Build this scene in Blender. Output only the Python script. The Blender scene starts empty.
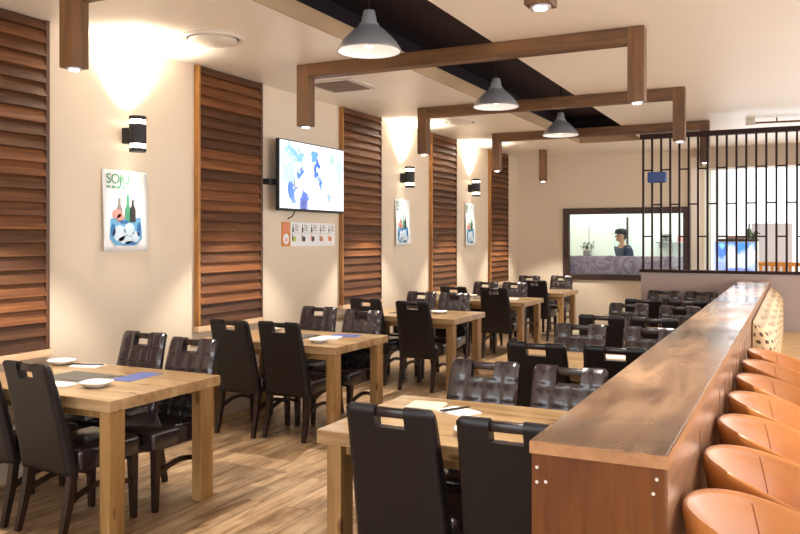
import bpy, bmesh, math, random
from mathutils import Vector, Matrix
random.seed(7)
SC = bpy.context.scene
COL = SC.collection
PI = math.pi

# ------------------------------------------------------------------ camera
cd = bpy.data.cameras.new('camera')
cd.sensor_width = 36.0
cd.lens = 795.0 / 800.0 * 36.0
cd.shift_y = -29.0 / 800.0
cd.clip_start = 0.05
cam = bpy.data.objects.new('camera', cd)
cam.location = (0, 0, 1.6)
cam.rotation_euler = (PI / 2, 0, math.atan(395.0 / 795.0))
COL.objects.link(cam)
SC.camera = cam

# ------------------------------------------------------------------ world, exposure
w = bpy.data.worlds.new('daylight')
SC.world = w
w.use_nodes = True
bg = w.node_tree.nodes['Background']
bg.inputs['Color'].default_value = (0.93, 0.97, 1.0, 1)
bg.inputs['Strength'].default_value = 1.5
SC.view_settings.view_transform = 'Standard'
SC.view_settings.look = 'None'
SC.view_settings.gamma = 1.0
SC.view_settings.use_curve_mapping = False
SC.view_settings.exposure = 0.48

# ------------------------------------------------------------------ large area lights
def area(name, loc, rot, sx, sy, power, color):
    l = bpy.data.lights.new(name, 'AREA')
    l.shape = 'RECTANGLE'
    l.size, l.size_y = sx, sy
    l.energy = power
    l.color = color
    o = bpy.data.objects.new(name, l)
    o.location = loc
    o.rotation_euler = rot
    COL.objects.link(o)
    return o

WARM = (1.0, 0.80, 0.58)
# daylight of the shopfront behind the camera plus an added fill light from the unseen side
area('shopfront_daylight', (-0.6, -2.9, 1.6), (-PI / 2, 0, PI), 7.0, 2.4, 130, (0.92, 0.96, 1.0))
area('side_fill_light', (3.9, 6.9, 1.6), (PI / 2, 0, PI / 2), 13.0, 2.2, 210, (1.0, 0.97, 0.93))
# kitchen ceiling panels
area('kitchen_panel_light', (-2.9, 15.9, 2.93), (0, 0, 0), 3.4, 1.6, 66, (0.90, 1.0, 0.94))
# daylight entering through the glazed opening behind the lattice
area('end_opening_daylight', (1.3, 14.6, 1.45), (-PI / 2, 0, 0), 4.6, 2.4, 60, (0.95, 0.98, 1.0))

# ------------------------------------------------------------------ material helpers
def srgb(r, g, b):
    f = lambda c: (c / 255 / 12.92) if c / 255 <= 0.04045 else ((c / 255 + 0.055) / 1.055) ** 2.4
    return (f(r), f(g), f(b), 1)

class NT:
    def __init__(self, name):
        self.m = bpy.data.materials.new(name)
        self.m.use_nodes = True
        self.t = self.m.node_tree
        self.b = self.t.nodes['Principled BSDF']
    def n(self, typ, **kw):
        nd = self.t.nodes.new(typ)
        for k, v in kw.items():
            if k.startswith('i_'):
                key = k[2:]
                nd.inputs[int(key) if key.isdigit() else key.replace('_', ' ')].default_value = v
            else:
                setattr(nd, k, v)
        return nd
    def l(self, a, b):
        self.t.links.new(a, b)
    def coords(self, scale=(1, 1, 1), rand=True):
        tc = self.n('ShaderNodeTexCoord')
        mp = self.n('ShaderNodeMapping')
        mp.inputs['Scale'].default_value = scale
        if rand:
            oi = self.n('ShaderNodeObjectInfo')
            mul = self.n('ShaderNodeMath', operation='MULTIPLY', i_1=13.7)
            self.l(oi.outputs['Random'], mul.inputs[0])
            add = self.n('ShaderNodeVectorMath', operation='ADD')
            self.l(tc.outputs['Object'], add.inputs[0])
            self.l(mul.outputs[0], add.inputs[1])
            self.l(add.outputs[0], mp.inputs['Vector'])
        else:
            self.l(tc.outputs['Object'], mp.inputs['Vector'])
        return mp.outputs['Vector']
    def ramp(self, fac, stops):
        r = self.n('ShaderNodeValToRGB')
        e = r.color_ramp.elements
        while len(e) < len(stops):
            e.new(0.5)
        for i, (p, c) in enumerate(stops):
            e[i].position = p
            e[i].color = c
        self.l(fac, r.inputs[0])
        return r.outputs[0]
    def mix(self, fac, a, b, mode='MIX'):
        m = self.n('ShaderNodeMix', data_type='RGBA', blend_type=mode)
        for val, idx in ((fac, 0), (a, 6), (b, 7)):
            if hasattr(val, 'links'):
                self.l(val, m.inputs[idx])
            else:
                m.inputs[idx].default_value = val
        return m.outputs[2]
    def bump(self, h, strength=0.2, dist=0.01):
        b = self.n('ShaderNodeBump', i_Strength=strength, i_Distance=dist)
        self.l(h, b.inputs['Height'])
        self.l(b.outputs[0], self.b.inputs['Normal'])

def plain(name, c, rough=0.5, metal=0.0, emit=0.0, spec=0.5, emit_c=None):
    t = NT(name)
    t.b.inputs['Roughness'].default_value = rough
    t.b.inputs['Metallic'].default_value = metal
    t.b.inputs['Specular IOR Level'].default_value = spec
    v = t.coords((1, 1, 1))
    n = t.n('ShaderNodeTexNoise', i_Scale=14.0, i_Detail=4.0)
    t.l(v, n.inputs['Vector'])
    dk = tuple(x * 0.9 for x in c[:3]) + (1,)
    t.l(t.mix(n.outputs['Fac'], dk, c), t.b.inputs['Base Color'])
    if emit:
        t.b.inputs['Emission Color'].default_value = emit_c or c
        t.b.inputs['Emission Strength'].default_value = emit
    return t.m

def wood(name, dark, light, axis=0, scale=1.0, rough=0.45, knots=False, bump=0.15, mid=None, coat=0.0, patch=0.0, spec=0.5):
    t = NT(name)
    s = [9.0 * scale] * 3
    s[axis] = 0.9 * scale
    v = t.coords(tuple(s))
    n = t.n('ShaderNodeTexNoise', i_Scale=1.6, i_Detail=7.0, i_Roughness=0.62, i_Distortion=0.6)
    t.l(v, n.inputs['Vector'])
    s2 = [70.0 * scale] * 3
    s2[axis] = 1.6 * scale
    v2 = t.coords(tuple(s2))
    n2 = t.n('ShaderNodeTexNoise', i_Scale=1.0, i_Detail=3.0)
    t.l(v2, n2.inputs['Vector'])
    mid = mid or tuple((a + b) / 2 for a, b in zip(dark, light))
    c = t.ramp(n.outputs['Fac'], [(0.3, dark), (0.5, mid), (0.7, light)])
    c = t.mix(n2.outputs['Fac'], t.mix(0.35, c, dark), c)
    if knots:
        sk = [9.0] * 3
        sk[axis] = 3.4
        vk = t.coords(tuple(sk))
        vo = t.n('ShaderNodeTexVoronoi', i_Scale=1.0)
        t.l(vk, vo.inputs['Vector'])
        k = t.ramp(vo.outputs['Distance'], [(0.0, (1, 1, 1, 1)), (0.10, (0.85, 0.85, 0.85, 1)), (0.17, (0, 0, 0, 1))])
        c = t.mix(k, c, srgb(96, 58, 26))
    if patch:
        vp = t.coords((1.7, 0.8, 1))
        np_ = t.n('ShaderNodeTexNoise', i_Scale=2.2, i_Detail=1.5)
        t.l(vp, np_.inputs['Vector'])
        pf = t.ramp(np_.outputs['Fac'], [(0.35, (0, 0, 0, 1)), (0.75, (patch, patch, patch, 1))])
        c = t.mix(pf, c, light)
        n4 = t.n('ShaderNodeTexNoise', i_Scale=3.2, i_Detail=3.0, i_Roughness=0.55); t.l(vp, n4.inputs['Vector'])
        sc_ = t.ramp(n4.outputs['Fac'], [(0.48, (0, 0, 0, 1)), (0.80, (0.7, 0.7, 0.7, 1))])
        c = t.mix(sc_, c, dark)
        rr_ = t.n('ShaderNodeMapRange'); rr_.inputs['From Min'].default_value = 0.35; rr_.inputs['From Max'].default_value = 0.65; rr_.inputs['To Min'].default_value = 0.17; rr_.inputs['To Max'].default_value = 0.34
        t.l(np_.outputs['Fac'], rr_.inputs[0])
    t.l(c, t.b.inputs['Base Color'])
    t.b.inputs['Roughness'].default_value = rough
    t.b.inputs['Specular IOR Level'].default_value = spec
    t.b.inputs['Coat Weight'].default_value = coat
    t.b.inputs['Coat Roughness'].default_value = 0.15
    if patch:
        t.l(rr_.outputs[0], t.b.inputs['Roughness']); t.l(rr_.outputs[0], t.b.inputs['Coat Roughness'])
    t.bump(n2.outputs['Fac'], bump, 0.004)
    return t.m

def leather(name, c, rough=0.35, scale=160.0, bump=0.12, coat=0.0, spec=0.5):
    t = NT(name)
    v = t.coords((1, 1, 1))
    n = t.n('ShaderNodeTexVoronoi', i_Scale=scale)
    t.l(v, n.inputs['Vector'])
    n2 = t.n('ShaderNodeTexNoise', i_Scale=7.0, i_Detail=3.0)
    t.l(v, n2.inputs['Vector'])
    t.l(t.mix(n2.outputs['Fac'], tuple(x * 0.75 for x in c[:3]) + (1,), tuple(min(1, x * 1.2) for x in c[:3]) + (1,)), t.b.inputs['Base Color'])
    t.b.inputs['Roughness'].default_value = rough
    t.b.inputs['Specular IOR Level'].default_value = spec
    t.b.inputs['Coat Weight'].default_value = coat
    t.b.inputs['Coat Roughness'].default_value = 0.12
    t.bump(n.outputs['Distance'], bump, 0.002)
    return t.m

def paint(name, c, rough=0.6, var=0.06, bump=0.05):
    t = NT(name)
    v = t.coords((1, 1, 1), rand=False)
    n = t.n('ShaderNodeTexNoise', i_Scale=1.3, i_Detail=5.0)
    t.l(v, n.inputs['Vector'])
    d = tuple(x * (1 - var) for x in c[:3]) + (1,)
    t.l(t.mix(n.outputs['Fac'], d, c), t.b.inputs['Base Color'])
    t.b.inputs['Roughness'].default_value = rough
    n2 = t.n('ShaderNodeTexNoise', i_Scale=220.0, i_Detail=2.0)
    t.l(v, n2.inputs['Vector'])
    t.bump(n2.outputs['Fac'], bump, 0.002)
    return t.m

M = {}
M['wall'] = paint('wall_paint', srgb(222, 204, 182))
M['ceiling'] = paint('ceiling_paint', srgb(244, 234, 220), 0.42)
M['fascia'] = paint('fascia_paint', srgb(196, 164, 128))
M['void'] = paint('void_black', srgb(44, 28, 38), 0.8)
M['grey_wall'] = paint('partition_grey', srgb(168, 150, 144), 0.55)
M['kitchen'] = paint('kitchen_white', srgb(232, 240, 234), 0.4)
M['band'] = paint('bulkhead_beige', srgb(178, 160, 140), 0.6)
M['dark_timber'] = wood('dark_timber', srgb(52, 28, 16), srgb(112, 70, 42), 2, 1.0, 0.45)
M['lattice'] = plain('dark_lattice_timber', srgb(44, 26, 24), 0.6, spec=0.2)
M['frame_dark'] = wood('dark_frame_timber', srgb(46, 26, 20), srgb(78, 48, 36), 0, 1.0, 0.45)
M['beam'] = wood('beam_timber', srgb(72, 44, 20), srgb(136, 92, 48), 0, 1.0, 0.5)
M['post'] = wood('post_timber', srgb(72, 44, 20), srgb(136, 92, 48), 2, 1.0, 0.5)
M['stile'] = wood('stile_timber', srgb(118, 72, 28), srgb(196, 136, 64), 2, 1.0, 0.45)
M['sill'] = wood('pale_sill', srgb(196, 160, 124), srgb(226, 196, 164), 1, 1.0, 0.5)
M['table'] = wood('table_pine', srgb(138, 104, 66), srgb(208, 178, 138), 0, 0.7, 0.28, knots=True, mid=srgb(180, 146, 104), coat=0.35)
M['table_leg'] = wood('table_leg_pine', srgb(132, 94, 50), srgb(190, 150, 94), 2, 0.8, 0.42, knots=True)
M['bar_top'] = wood('bar_top_timber', srgb(66, 36, 20), srgb(188, 146, 110), 1, 0.7, 0.22, coat=0.7, patch=0.6, mid=srgb(124, 84, 56))
M['bar_end'] = wood('bar_end_timber', srgb(82, 42, 14), srgb(122, 70, 26), 2, 0.9, 0.55, spec=0.2)
M['bar_side'] = wood('bar_side_timber', srgb(128, 88, 62), srgb(178, 134, 102), 1, 0.8, 0.3, coat=0.3)
M['bar_edge'] = wood('bar_edge_timber', srgb(136, 88, 46), srgb(186, 132, 80), 1, 0.9, 0.35)
M['black'] = plain('matt_black', srgb(24, 20, 20), 0.5)
M['slot'] = plain('slot_dark', srgb(26, 17, 14), 0.7)
M['chair'] = leather('chair_leather', srgb(23, 17, 19), 0.38, bump=0.14, spec=0.4)
M['chair_quilt'] = leather('chair_quilted_leather', srgb(44, 35, 37), 0.22, bump=0.08, coat=0.45)
M['chair_leg'] = wood('chair_leg_timber', srgb(22, 12, 10), srgb(50, 28, 22), 2, 1.0, 0.35)
M['handle'] = plain('handle_dark', srgb(38, 26, 24), 0.25)
M['tan'] = leather('tan_leather', srgb(192, 122, 62), 0.36, 120, 0.08, coat=0.15)
M['weave_hole_shade'] = plain('hole_shade_brown', srgb(96, 60, 34), 0.7)
M['seam'] = plain('tan_seam', srgb(158, 94, 44), 0.5)
M['cream'] = leather('cream_leather', srgb(216, 184, 140), 0.45, 120, 0.06)
M['metal'] = plain('brushed_aluminium', srgb(224, 224, 230), 0.30, 0.66)
M['steel'] = plain('stainless_steel', srgb(176, 180, 180), 0.25, 1.0)
M['white_in'] = plain('lamp_inner_white', srgb(232, 228, 224), 0.6)
M['white'] = plain('white_porcelain', srgb(240, 240, 238), 0.2)
M['paper'] = plain('white_paper', srgb(240, 240, 240), 0.7)
M['cream_paper'] = plain('cream_paper', srgb(232, 222, 196), 0.7)
M['blue_paper'] = plain('blue_print', srgb(88, 100, 160), 0.4)
M['plastic_white'] = plain('vent_white', srgb(222, 210, 196), 0.5)
M['vent_grey'] = plain('vent_grey', srgb(142, 122, 104), 0.6)
M['glow_cool'] = plain('downlight_glow', (1, 0.95, 0.88, 1), 0.5, emit=14.0)
M['glow_warm'] = plain('sconce_glow', (1, 0.9, 0.72, 1), 0.5, emit=9.0)
M['glow_panel'] = plain('light_panel_glow', (0.93, 1, 0.96, 1), 0.5, emit=3.0)
M['green'] = plain('print_green', srgb(74, 150, 116), 0.6)
M['pink'] = plain('print_pink', srgb(236, 150, 140), 0.6)
M['ice_blue'] = plain('print_ice_blue', srgb(108, 172, 216), 0.6)
M['deep_blue'] = plain('print_deep_blue', srgb(52, 112, 176), 0.6)
M['pale_blue'] = plain('print_pale_blue', srgb(206, 226, 240), 0.6)
M['print_dark'] = plain('print_dark', srgb(52, 46, 46), 0.6)
M['print_grey'] = plain('print_grey', srgb(138, 132, 128), 0.6)
M['orange'] = plain('print_orange', srgb(214, 132, 70), 0.6)
M['lime'] = plain('print_lime', srgb(178, 196, 76), 0.6)
M['amber'] = plain('amber_orange', srgb(224, 150, 62), 0.5)
M['navy'] = plain('navy_cloth', srgb(54, 80, 106), 0.8)
M['cap'] = plain('dark_cap_cloth', srgb(40, 48, 60), 0.8)
M['skin'] = plain('skin', srgb(226, 178, 150), 0.5)
M['hair'] = plain('black_hair', srgb(22, 18, 18), 0.5)
M['plant'] = plain('herb_green', srgb(70, 92, 62), 0.7)
M['grill'] = plain('grill_plate_grey', srgb(120, 116, 112), 0.45, 0.6)
M['glass'] = None
def glass():
    t = NT('window_glass')
    t.t.nodes.remove(t.b)
    out = t.t.nodes['Material Output']
    tr = t.n('ShaderNodeBsdfTransparent')
    gl = t.n('ShaderNodeBsdfGlossy', i_Roughness=0.02)
    fr = t.n('ShaderNodeFresnel', i_IOR=1.35)
    mx = t.n('ShaderNodeMixShader')
    t.l(fr.outputs[0], mx.inputs[0]); t.l(tr.outputs[0], mx.inputs[1]); t.l(gl.outputs[0], mx.inputs[2])
    t.l(mx.outputs[0], out.inputs[0])
    return t.m
M['glass'] = glass()

def floor_mat():
    t = NT('rustic_floor_boards')
    tc = t.n('ShaderNodeTexCoord')
    sep = t.n('ShaderNodeSeparateXYZ'); t.l(tc.outputs['Object'], sep.inputs[0])
    cmb = t.n('ShaderNodeCombineXYZ'); t.l(sep.outputs[1], cmb.inputs[0]); t.l(sep.outputs[0], cmb.inputs[1])
    br = t.n('ShaderNodeTexBrick', offset=0.37)
    for k, v in (('Color1', (0, 0, 0, 1)), ('Color2', (1, 1, 1, 1)), ('Mortar', (0.5, 0.5, 0.5, 1)), ('Scale', 1.0), ('Mortar Size', 0.0025), ('Brick Width', 1.5), ('Row Height', 0.17)):
        br.inputs[k].default_value = v
    t.l(cmb.outputs[0], br.inputs['Vector'])
    off = t.n('ShaderNodeVectorMath', operation='SCALE'); off.inputs['Scale'].default_value = 7.0
    t.l(br.outputs['Color'], off.inputs[0])
    add = t.n('ShaderNodeVectorMath', operation='ADD'); t.l(tc.outputs['Object'], add.inputs[0]); t.l(off.outputs[0], add.inputs[1])
    mp = t.n('ShaderNodeMapping'); mp.inputs['Scale'].default_value = (9, 1.1, 1); t.l(add.outputs[0], mp.inputs[0])
    n = t.n('ShaderNodeTexNoise', i_Scale=1.5, i_Detail=8.0, i_Roughness=0.65, i_Distortion=0.8); t.l(mp.outputs[0], n.inputs['Vector'])
    mp2 = t.n('ShaderNodeMapping'); mp2.inputs['Scale'].default_value = (60, 3, 1); t.l(add.outputs[0], mp2.inputs[0])
    n2 = t.n('ShaderNodeTexNoise', i_Scale=1.2, i_Detail=4.0); t.l(mp2.outputs[0], n2.inputs['Vector'])
    c = t.ramp(n.outputs['Fac'], [(0.28, srgb(84, 60, 40)), (0.40, srgb(144, 112, 80)), (0.55, srgb(186, 154, 118)), (0.75, srgb(214, 186, 152))])
    n3 = t.n('ShaderNodeTexNoise', i_Scale=2.4, i_Detail=6.0, i_Roughness=0.7); t.l(tc.outputs['Object'], n3.inputs['Vector'])
    c = t.mix(n2.outputs['Fac'], t.mix(0.4, c, srgb(90, 60, 38)), c)
    st = t.ramp(n3.outputs['Fac'], [(0.5, (0, 0, 0, 1)), (0.72, (0.55, 0.55, 0.55, 1))])
    c = t.mix(st, c, srgb(92, 70, 54))
    hs = t.n('ShaderNodeHueSaturation'); t.l(c, hs.inputs['Color'])
    rm = t.n('ShaderNodeMapRange'); rm.inputs['To Min'].default_value = 0.82; rm.inputs['To Max'].default_value = 1.12
    t.l(br.outputs['Color'], rm.inputs[0]); t.l(rm.outputs[0], hs.inputs['Value'])
    fin = t.mix(br.outputs['Fac'], hs.outputs[0], srgb(60, 40, 26))
    t.l(fin, t.b.inputs['Base Color'])
    t.b.inputs['Roughness'].default_value = 0.42
    t.bump(n2.outputs['Fac'], 0.15, 0.004)
    return t.m
M['floor'] = floor_mat()

def slat_mat():
    t = NT('louvre_slats')
    tc = t.n('ShaderNodeTexCoord')
    oi = t.n('ShaderNodeObjectInfo')
    sep = t.n('ShaderNodeSeparateXYZ'); t.l(tc.outputs['Object'], sep.inputs[0])
    d = t.n('ShaderNodeMath', operation='DIVIDE', i_1=0.09); t.l(sep.outputs[2], d.inputs[0])
    fl = t.n('ShaderNodeMath', operation='FLOOR'); t.l(d.outputs[0], fl.inputs[0])
    r9 = t.n('ShaderNodeMath', operation='MULTIPLY', i_1=97.0); t.l(oi.outputs['Random'], r9.inputs[0])
    ad = t.n('ShaderNodeMath', operation='ADD'); t.l(fl.outputs[0], ad.inputs[0]); t.l(r9.outputs[0], ad.inputs[1])
    wn = t.n('ShaderNodeTexWhiteNoise', noise_dimensions='1D'); t.l(ad.outputs[0], wn.inputs['W'])
    off = t.n('ShaderNodeVectorMath', operation='ADD'); t.l(tc.outputs['Object'], off.inputs[0]); t.l(wn.outputs['Color'], off.inputs[1])
    mp = t.n('ShaderNodeMapping'); mp.inputs['Scale'].default_value = (6, 0.9, 26); t.l(off.outputs[0], mp.inputs[0])
    n = t.n('ShaderNodeTexNoise', i_Scale=2.0, i_Detail=6.0, i_Roughness=0.6, i_Distortion=0.4); t.l(mp.outputs[0], n.inputs['Vector'])
    c = t.ramp(n.outputs['Fac'], [(0.28, srgb(72, 38, 16)), (0.52, srgb(100, 58, 28)), (0.76, srgb(132, 84, 42))])
    rm = t.n('ShaderNodeMapRange'); rm.inputs['To Min'].default_value = 0.5; rm.inputs['To Max'].default_value = 1.45; t.l(wn.outputs['Value'], rm.inputs[0])
    hs = t.n('ShaderNodeHueSaturation'); t.l(c, hs.inputs['Color']); t.l(rm.outputs[0], hs.inputs['Value'])
    t.l(hs.outputs[0], t.b.inputs['Base Color'])
    t.b.inputs['Roughness'].default_value = 0.5
    return t.m
M['slat'] = slat_mat()

def marble_mat():
    t = NT('purple_marble')
    v = t.coords((1, 1, 1), rand=False)
    n = t.n('ShaderNodeTexNoise', i_Scale=2.2, i_Detail=8.0, i_Roughness=0.7, i_Distortion=2.2); t.l(v, n.inputs['Vector'])
    c = t.ramp(n.outputs['Fac'], [(0.3, srgb(150, 144, 170)), (0.47, srgb(176, 168, 194)), (0.5, srgb(226, 224, 238)), (0.53, srgb(172, 164, 192)), (0.62, srgb(156, 146, 174)), (0.66, srgb(140, 110, 124)), (0.72, srgb(186, 180, 202))])
    t.l(c, t.b.inputs['Base Color'])
    t.b.inputs['Roughness'].default_value = 0.15
    return t.m
M['marble'] = marble_mat()

def picture_mat(name, blobs, base, strength, noise=0.25, nscale=6.0):
    """Lit picture: soft colour patches in the object's own local y, z."""
    t = NT(name)
    tc = t.n('ShaderNodeTexCoord')
    n = t.n('ShaderNodeTexNoise', i_Scale=nscale, i_Detail=4.0); t.l(tc.outputs['Object'], n.inputs['Vector'])
    sb = t.n('ShaderNodeVectorMath', operation='SUBTRACT', i_1=(0.5, 0.5, 0.5)); t.l(n.outputs['Color'], sb.inputs[0])
    scl = t.n('ShaderNodeVectorMath', operation='SCALE'); scl.inputs['Scale'].default_value = noise; t.l(sb.outputs[0], scl.inputs[0])
    ad = t.n('ShaderNodeVectorMath', operation='ADD'); t.l(tc.outputs['Object'], ad.inputs[0]); t.l(scl.outputs[0], ad.inputs[1])
    c = base
    for (py, pz, ry, rz, col, px) in blobs:
        s2 = t.n('ShaderNodeVectorMath', operation='SUBTRACT', i_1=(px, py, pz)); t.l(ad.outputs[0], s2.inputs[0])
        m2 = t.n('ShaderNodeVectorMath', operation='MULTIPLY', i_1=((0 if ry > 0 else -1 / ry), (1 / ry if ry > 0 else 0), 1 / rz)); t.l(s2.outputs[0], m2.inputs[0])
        ln = t.n('ShaderNodeVectorMath', operation='LENGTH'); t.l(m2.outputs[0], ln.inputs[0])
        mr = t.n('ShaderNodeMapRange'); mr.inputs['From Min'].default_value = 1.0; mr.inputs['From Max'].default_value = 0.6; t.l(ln.outputs['Value'], mr.inputs[0])
        c = t.mix(mr.outputs[0], c, col)
    t.b.inputs['Base Color'].default_value = (0.02, 0.02, 0.02, 1)
    t.b.inputs['Roughness'].default_value = 0.2
    t.l(c, t.b.inputs['Emission Color'])
    t.b.inputs['Emission Strength'].default_value = strength
    return t.m

# ------------------------------------------------------------------ mesh helpers
def box(bm, x0, x1, y0, y1, z0, z1, bev=0.0, seg=2, rot=None, piv=None):
    r = bmesh.ops.create_cube(bm, size=1.0)
    vs = r['verts']
    for v in vs:
        v.co = Vector((x0 + (v.co.x + 0.5) * (x1 - x0), y0 + (v.co.y + 0.5) * (y1 - y0), z0 + (v.co.z + 0.5) * (z1 - z0)))
    if bev > 0:
        es = list({e for v in vs for e in v.link_edges})
        r2 = bmesh.ops.bevel(bm, geom=es, offset=bev, segments=seg, profile=0.5, affect='EDGES')
        vs = list({v for f in r2['faces'] for v in f.verts} | {v for v in vs if v.is_valid})
    if rot is not None:
        bmesh.ops.rotate(bm, verts=vs, cent=piv or (0, 0, 0), matrix=rot)
    return vs

def tube(bm, pts, r, seg=8, cap=True):
    """sweep a circle (radius r or list of radii) along points"""
    pts = [Vector(p) for p in pts]
    rings = []
    for i, p in enumerate(pts):
        d = (pts[min(i + 1, len(pts) - 1)] - pts[max(i - 1, 0)]).normalized()
        up = Vector((0, 0, 1)) if abs(d.z) < 0.9 else Vector((1, 0, 0))
        a = d.cross(up).normalized(); b = a.cross(d).normalized()
        rr = r[i] if isinstance(r, (list, tuple)) else r
        rings.append([bm.verts.new(p + a * rr * math.cos(2 * PI * k / seg) + b * rr * math.sin(2 * PI * k / seg)) for k in range(seg)])
    for q in range(len(rings) - 1):
        for k in range(seg):
            bm.faces.new((rings[q][k], rings[q][(k + 1) % seg], rings[q + 1][(k + 1) % seg], rings[q + 1][k]))
    if cap:
        bm.faces.new(rings[0][::-1]); bm.faces.new(rings[-1])

def bar4(bm, pts, w, h, axis='x'):
    """sweep a rectangle: w across x, h perpendicular, path in the y-z plane"""
    pts = [Vector(p) for p in pts]
    rings = []
    for i, p in enumerate(pts):
        d = (pts[min(i + 1, len(pts) - 1)] - pts[max(i - 1, 0)]).normalized()
        a = Vector((1, 0, 0)); b = d.cross(a).normalized()
        ww = w[i] if isinstance(w, (list, tuple)) else w
        hh = h[i] if isinstance(h, (list, tuple)) else h
        rings.append([bm.verts.new(p + a * sx * ww / 2 + b * sy * hh / 2) for sx, sy in ((-1, -1), (1, -1), (1, 1), (-1, 1))])
    for q in range(len(rings) - 1):
        for k in range(4):
            bm.faces.new((rings[q][k], rings[q][(k + 1) % 4], rings[q + 1][(k + 1) % 4], rings[q + 1][k]))
    bm.faces.new(rings[0][::-1]); bm.faces.new(rings[-1])

def lathe(bm, prof, seg=32, sx=1.0, sy=1.0, cen=(0, 0, 0), zfun=None):
    rings = []
    for (r, z) in prof:
        rings.append([bm.verts.new((cen[0] + sx * r * math.cos(2 * PI * k / seg), cen[1] + sy * r * math.sin(2 * PI * k / seg), cen[2] + z)) for k in range(seg)])
    for q in range(len(rings) - 1):
        for k in range(seg):
            bm.faces.new((rings[q][k], rings[q][(k + 1) % seg], rings[q + 1][(k + 1) % seg], rings[q + 1][k]))
    bm.faces.new(rings[0][::-1]); bm.faces.new(rings[-1])

def prism(bm, pts, a0, a1, axis=0):
    """extrude a closed outline; axis 0: pts are (y, z) swept along x; 1: (x, z) along y; 2: (x, y) along z"""
    def mk(p, a):
        return {0: (a, p[0], p[1]), 1: (p[0], a, p[1]), 2: (p[0], p[1], a)}[axis]
    A = [bm.verts.new(mk(p, a0)) for p in pts]
    B = [bm.verts.new(mk(p, a1)) for p in pts]
    n = len(pts)
    for i in range(n):
        bm.faces.new((A[i], A[(i + 1) % n], B[(i + 1) % n], B[i]))
    bm.faces.new(A[::-1]); bm.faces.new(B)

def ell(cy, cz, ry, rz, n=20):
    return [(cy + ry * math.cos(2 * PI * i / n), cz + rz * math.sin(2 * PI * i / n)) for i in range(n)]

def obj(name, bm, m, parent=None, loc=(0, 0, 0), smooth=None):
    bmesh.ops.recalc_face_normals(bm, faces=bm.faces)
    me = bpy.data.meshes.new(name)
    if smooth:
        for f in bm.faces:
            f.smooth = True
    bm.to_mesh(me); bm.free()
    if smooth and smooth is not True:
        me.set_sharp_from_angle(angle=math.radians(smooth))
    for mm in (m if isinstance(m, list) else [m]):
        me.materials.append(mm)
    o = bpy.data.objects.new(name, me)
    o.location = loc
    if parent is not None:
        o.parent = parent
    COL.objects.link(o)
    return o

def tag(o, label, cat, group=None, kind=None):
    o['label'] = label; o['category'] = cat
    if group: o['group'] = group
    if kind: o['kind'] = kind
    return o

def thing(name, label, cat, loc=(0, 0, 0), rz=0.0, group=None):
    o = bpy.data.objects.new(name, None)
    o.empty_display_size = 0.1
    o.location = loc; o.rotation_euler = (0, 0, rz)
    COL.objects.link(o)
    return tag(o, label, cat, group)

def struct(name, bm, m, label=None, cat=None, parent=None):
    o = obj(name, bm, m, parent)
    if parent is None:
        o['kind'] = 'structure'
        o['label'] = label or name.replace('_', ' ')
        o['category'] = cat or name.split('_')[0]
    return o

def dup(root, loc, rz, label, group=None):
    r = root.copy(); COL.objects.link(r)
    r.location = loc; r.rotation_euler = (0, 0, rz); r['label'] = label
    if group: r['group'] = group
    for ch in list(root.children):
        c = ch.copy(); COL.objects.link(c); c.parent = r
        for g in list(ch.children):
            d = g.copy(); COL.objects.link(d); d.parent = c
    return r

def B(): return bmesh.new()
def bx(*a, **k):
    b = B(); box(b, *a, **k); return b

def lamp(kind, name, loc, energy, color, rot=(0, 0, 0), size=0.03, angle=60, blend=0.5, parent=None):
    l = bpy.data.lights.new(name, kind)
    l.energy = energy; l.color = color
    l.shadow_soft_size = size
    if kind == 'SPOT':
        l.spot_size = math.radians(angle); l.spot_blend = blend
    o = bpy.data.objects.new(name, l)
    o.location = loc; o.rotation_euler = rot
    if parent is not None: o.parent = parent
    COL.objects.link(o)
    return o

# ------------------------------------------------------------------ room shell
WX, CH, FY = -4.6, 3.08, 14.15
RX = 4.0
b = B(); box(b, WX - 0.2, RX + 0.2, -3.2, 18.2, -0.15, 0.0)
struct('floor', b, M['floor'], 'rustic brown timber board floor of the dining room', 'floor')

b = B()
CX0, CX1, CY0, CY1 = -3.03, -2.046, -1.5, 12.4
box(b, WX - 0.2, CX0, -3.2, FY, CH, CH + 0.12)
box(b, CX1, RX + 0.2, -3.2, FY, CH, CH + 0.12)
box(b, CX0, CX1, -3.2, CY0, CH, CH + 0.12)
box(b, CX0, CX1, CY1, FY, CH, CH + 0.12)
box(b, WX - 0.2, RX + 0.2, FY, 18.2, CH, CH + 0.12)
struct('ceiling', b, M['ceiling'], 'pale cream plaster ceiling with a long dark recess', 'ceiling')
b = B()
box(b, CX0 - 0.012, CX0 - 0.001, CY0, CY1, CH + 0.001, CH + 0.13)
struct('trim_1', bx(CX0 - 0.001, CX0 + 0.012, CY0, CY1, CH, CH + 0.125), M['fascia'], 'tan upstand along the wall side of the ceiling recess', 'trim'); b.free()
struct('trim_2', bx(CX0, CX1, CY1 - 0.012, CY1 + 0.001, CH, CH + 0.125), M['fascia'], 'tan upstand closing the far end of the ceiling recess', 'trim')
b = B()
zt = CH + 0.42
box(b, CX0 - 0.3, CX1 + 0.3, CY0 - 0.3, CY1 + 0.3, zt, zt + 0.1)
box(b, CX0 - 0.4, CX0 - 0.3, CY0 - 0.3, CY1 + 0.3, CH + 0.12, zt)
box(b, CX1 + 0.3, CX1 + 0.4, CY0 - 0.3, CY1 + 0.3, CH + 0.12, zt)
box(b, CX0 - 0.3, CX1 + 0.3, CY0 - 0.4, CY0 - 0.3, CH + 0.12, zt)
box(b, CX0 - 0.3, CX1 + 0.3, CY1 + 0.3, CY1 + 0.4, CH + 0.12, zt)
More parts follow.
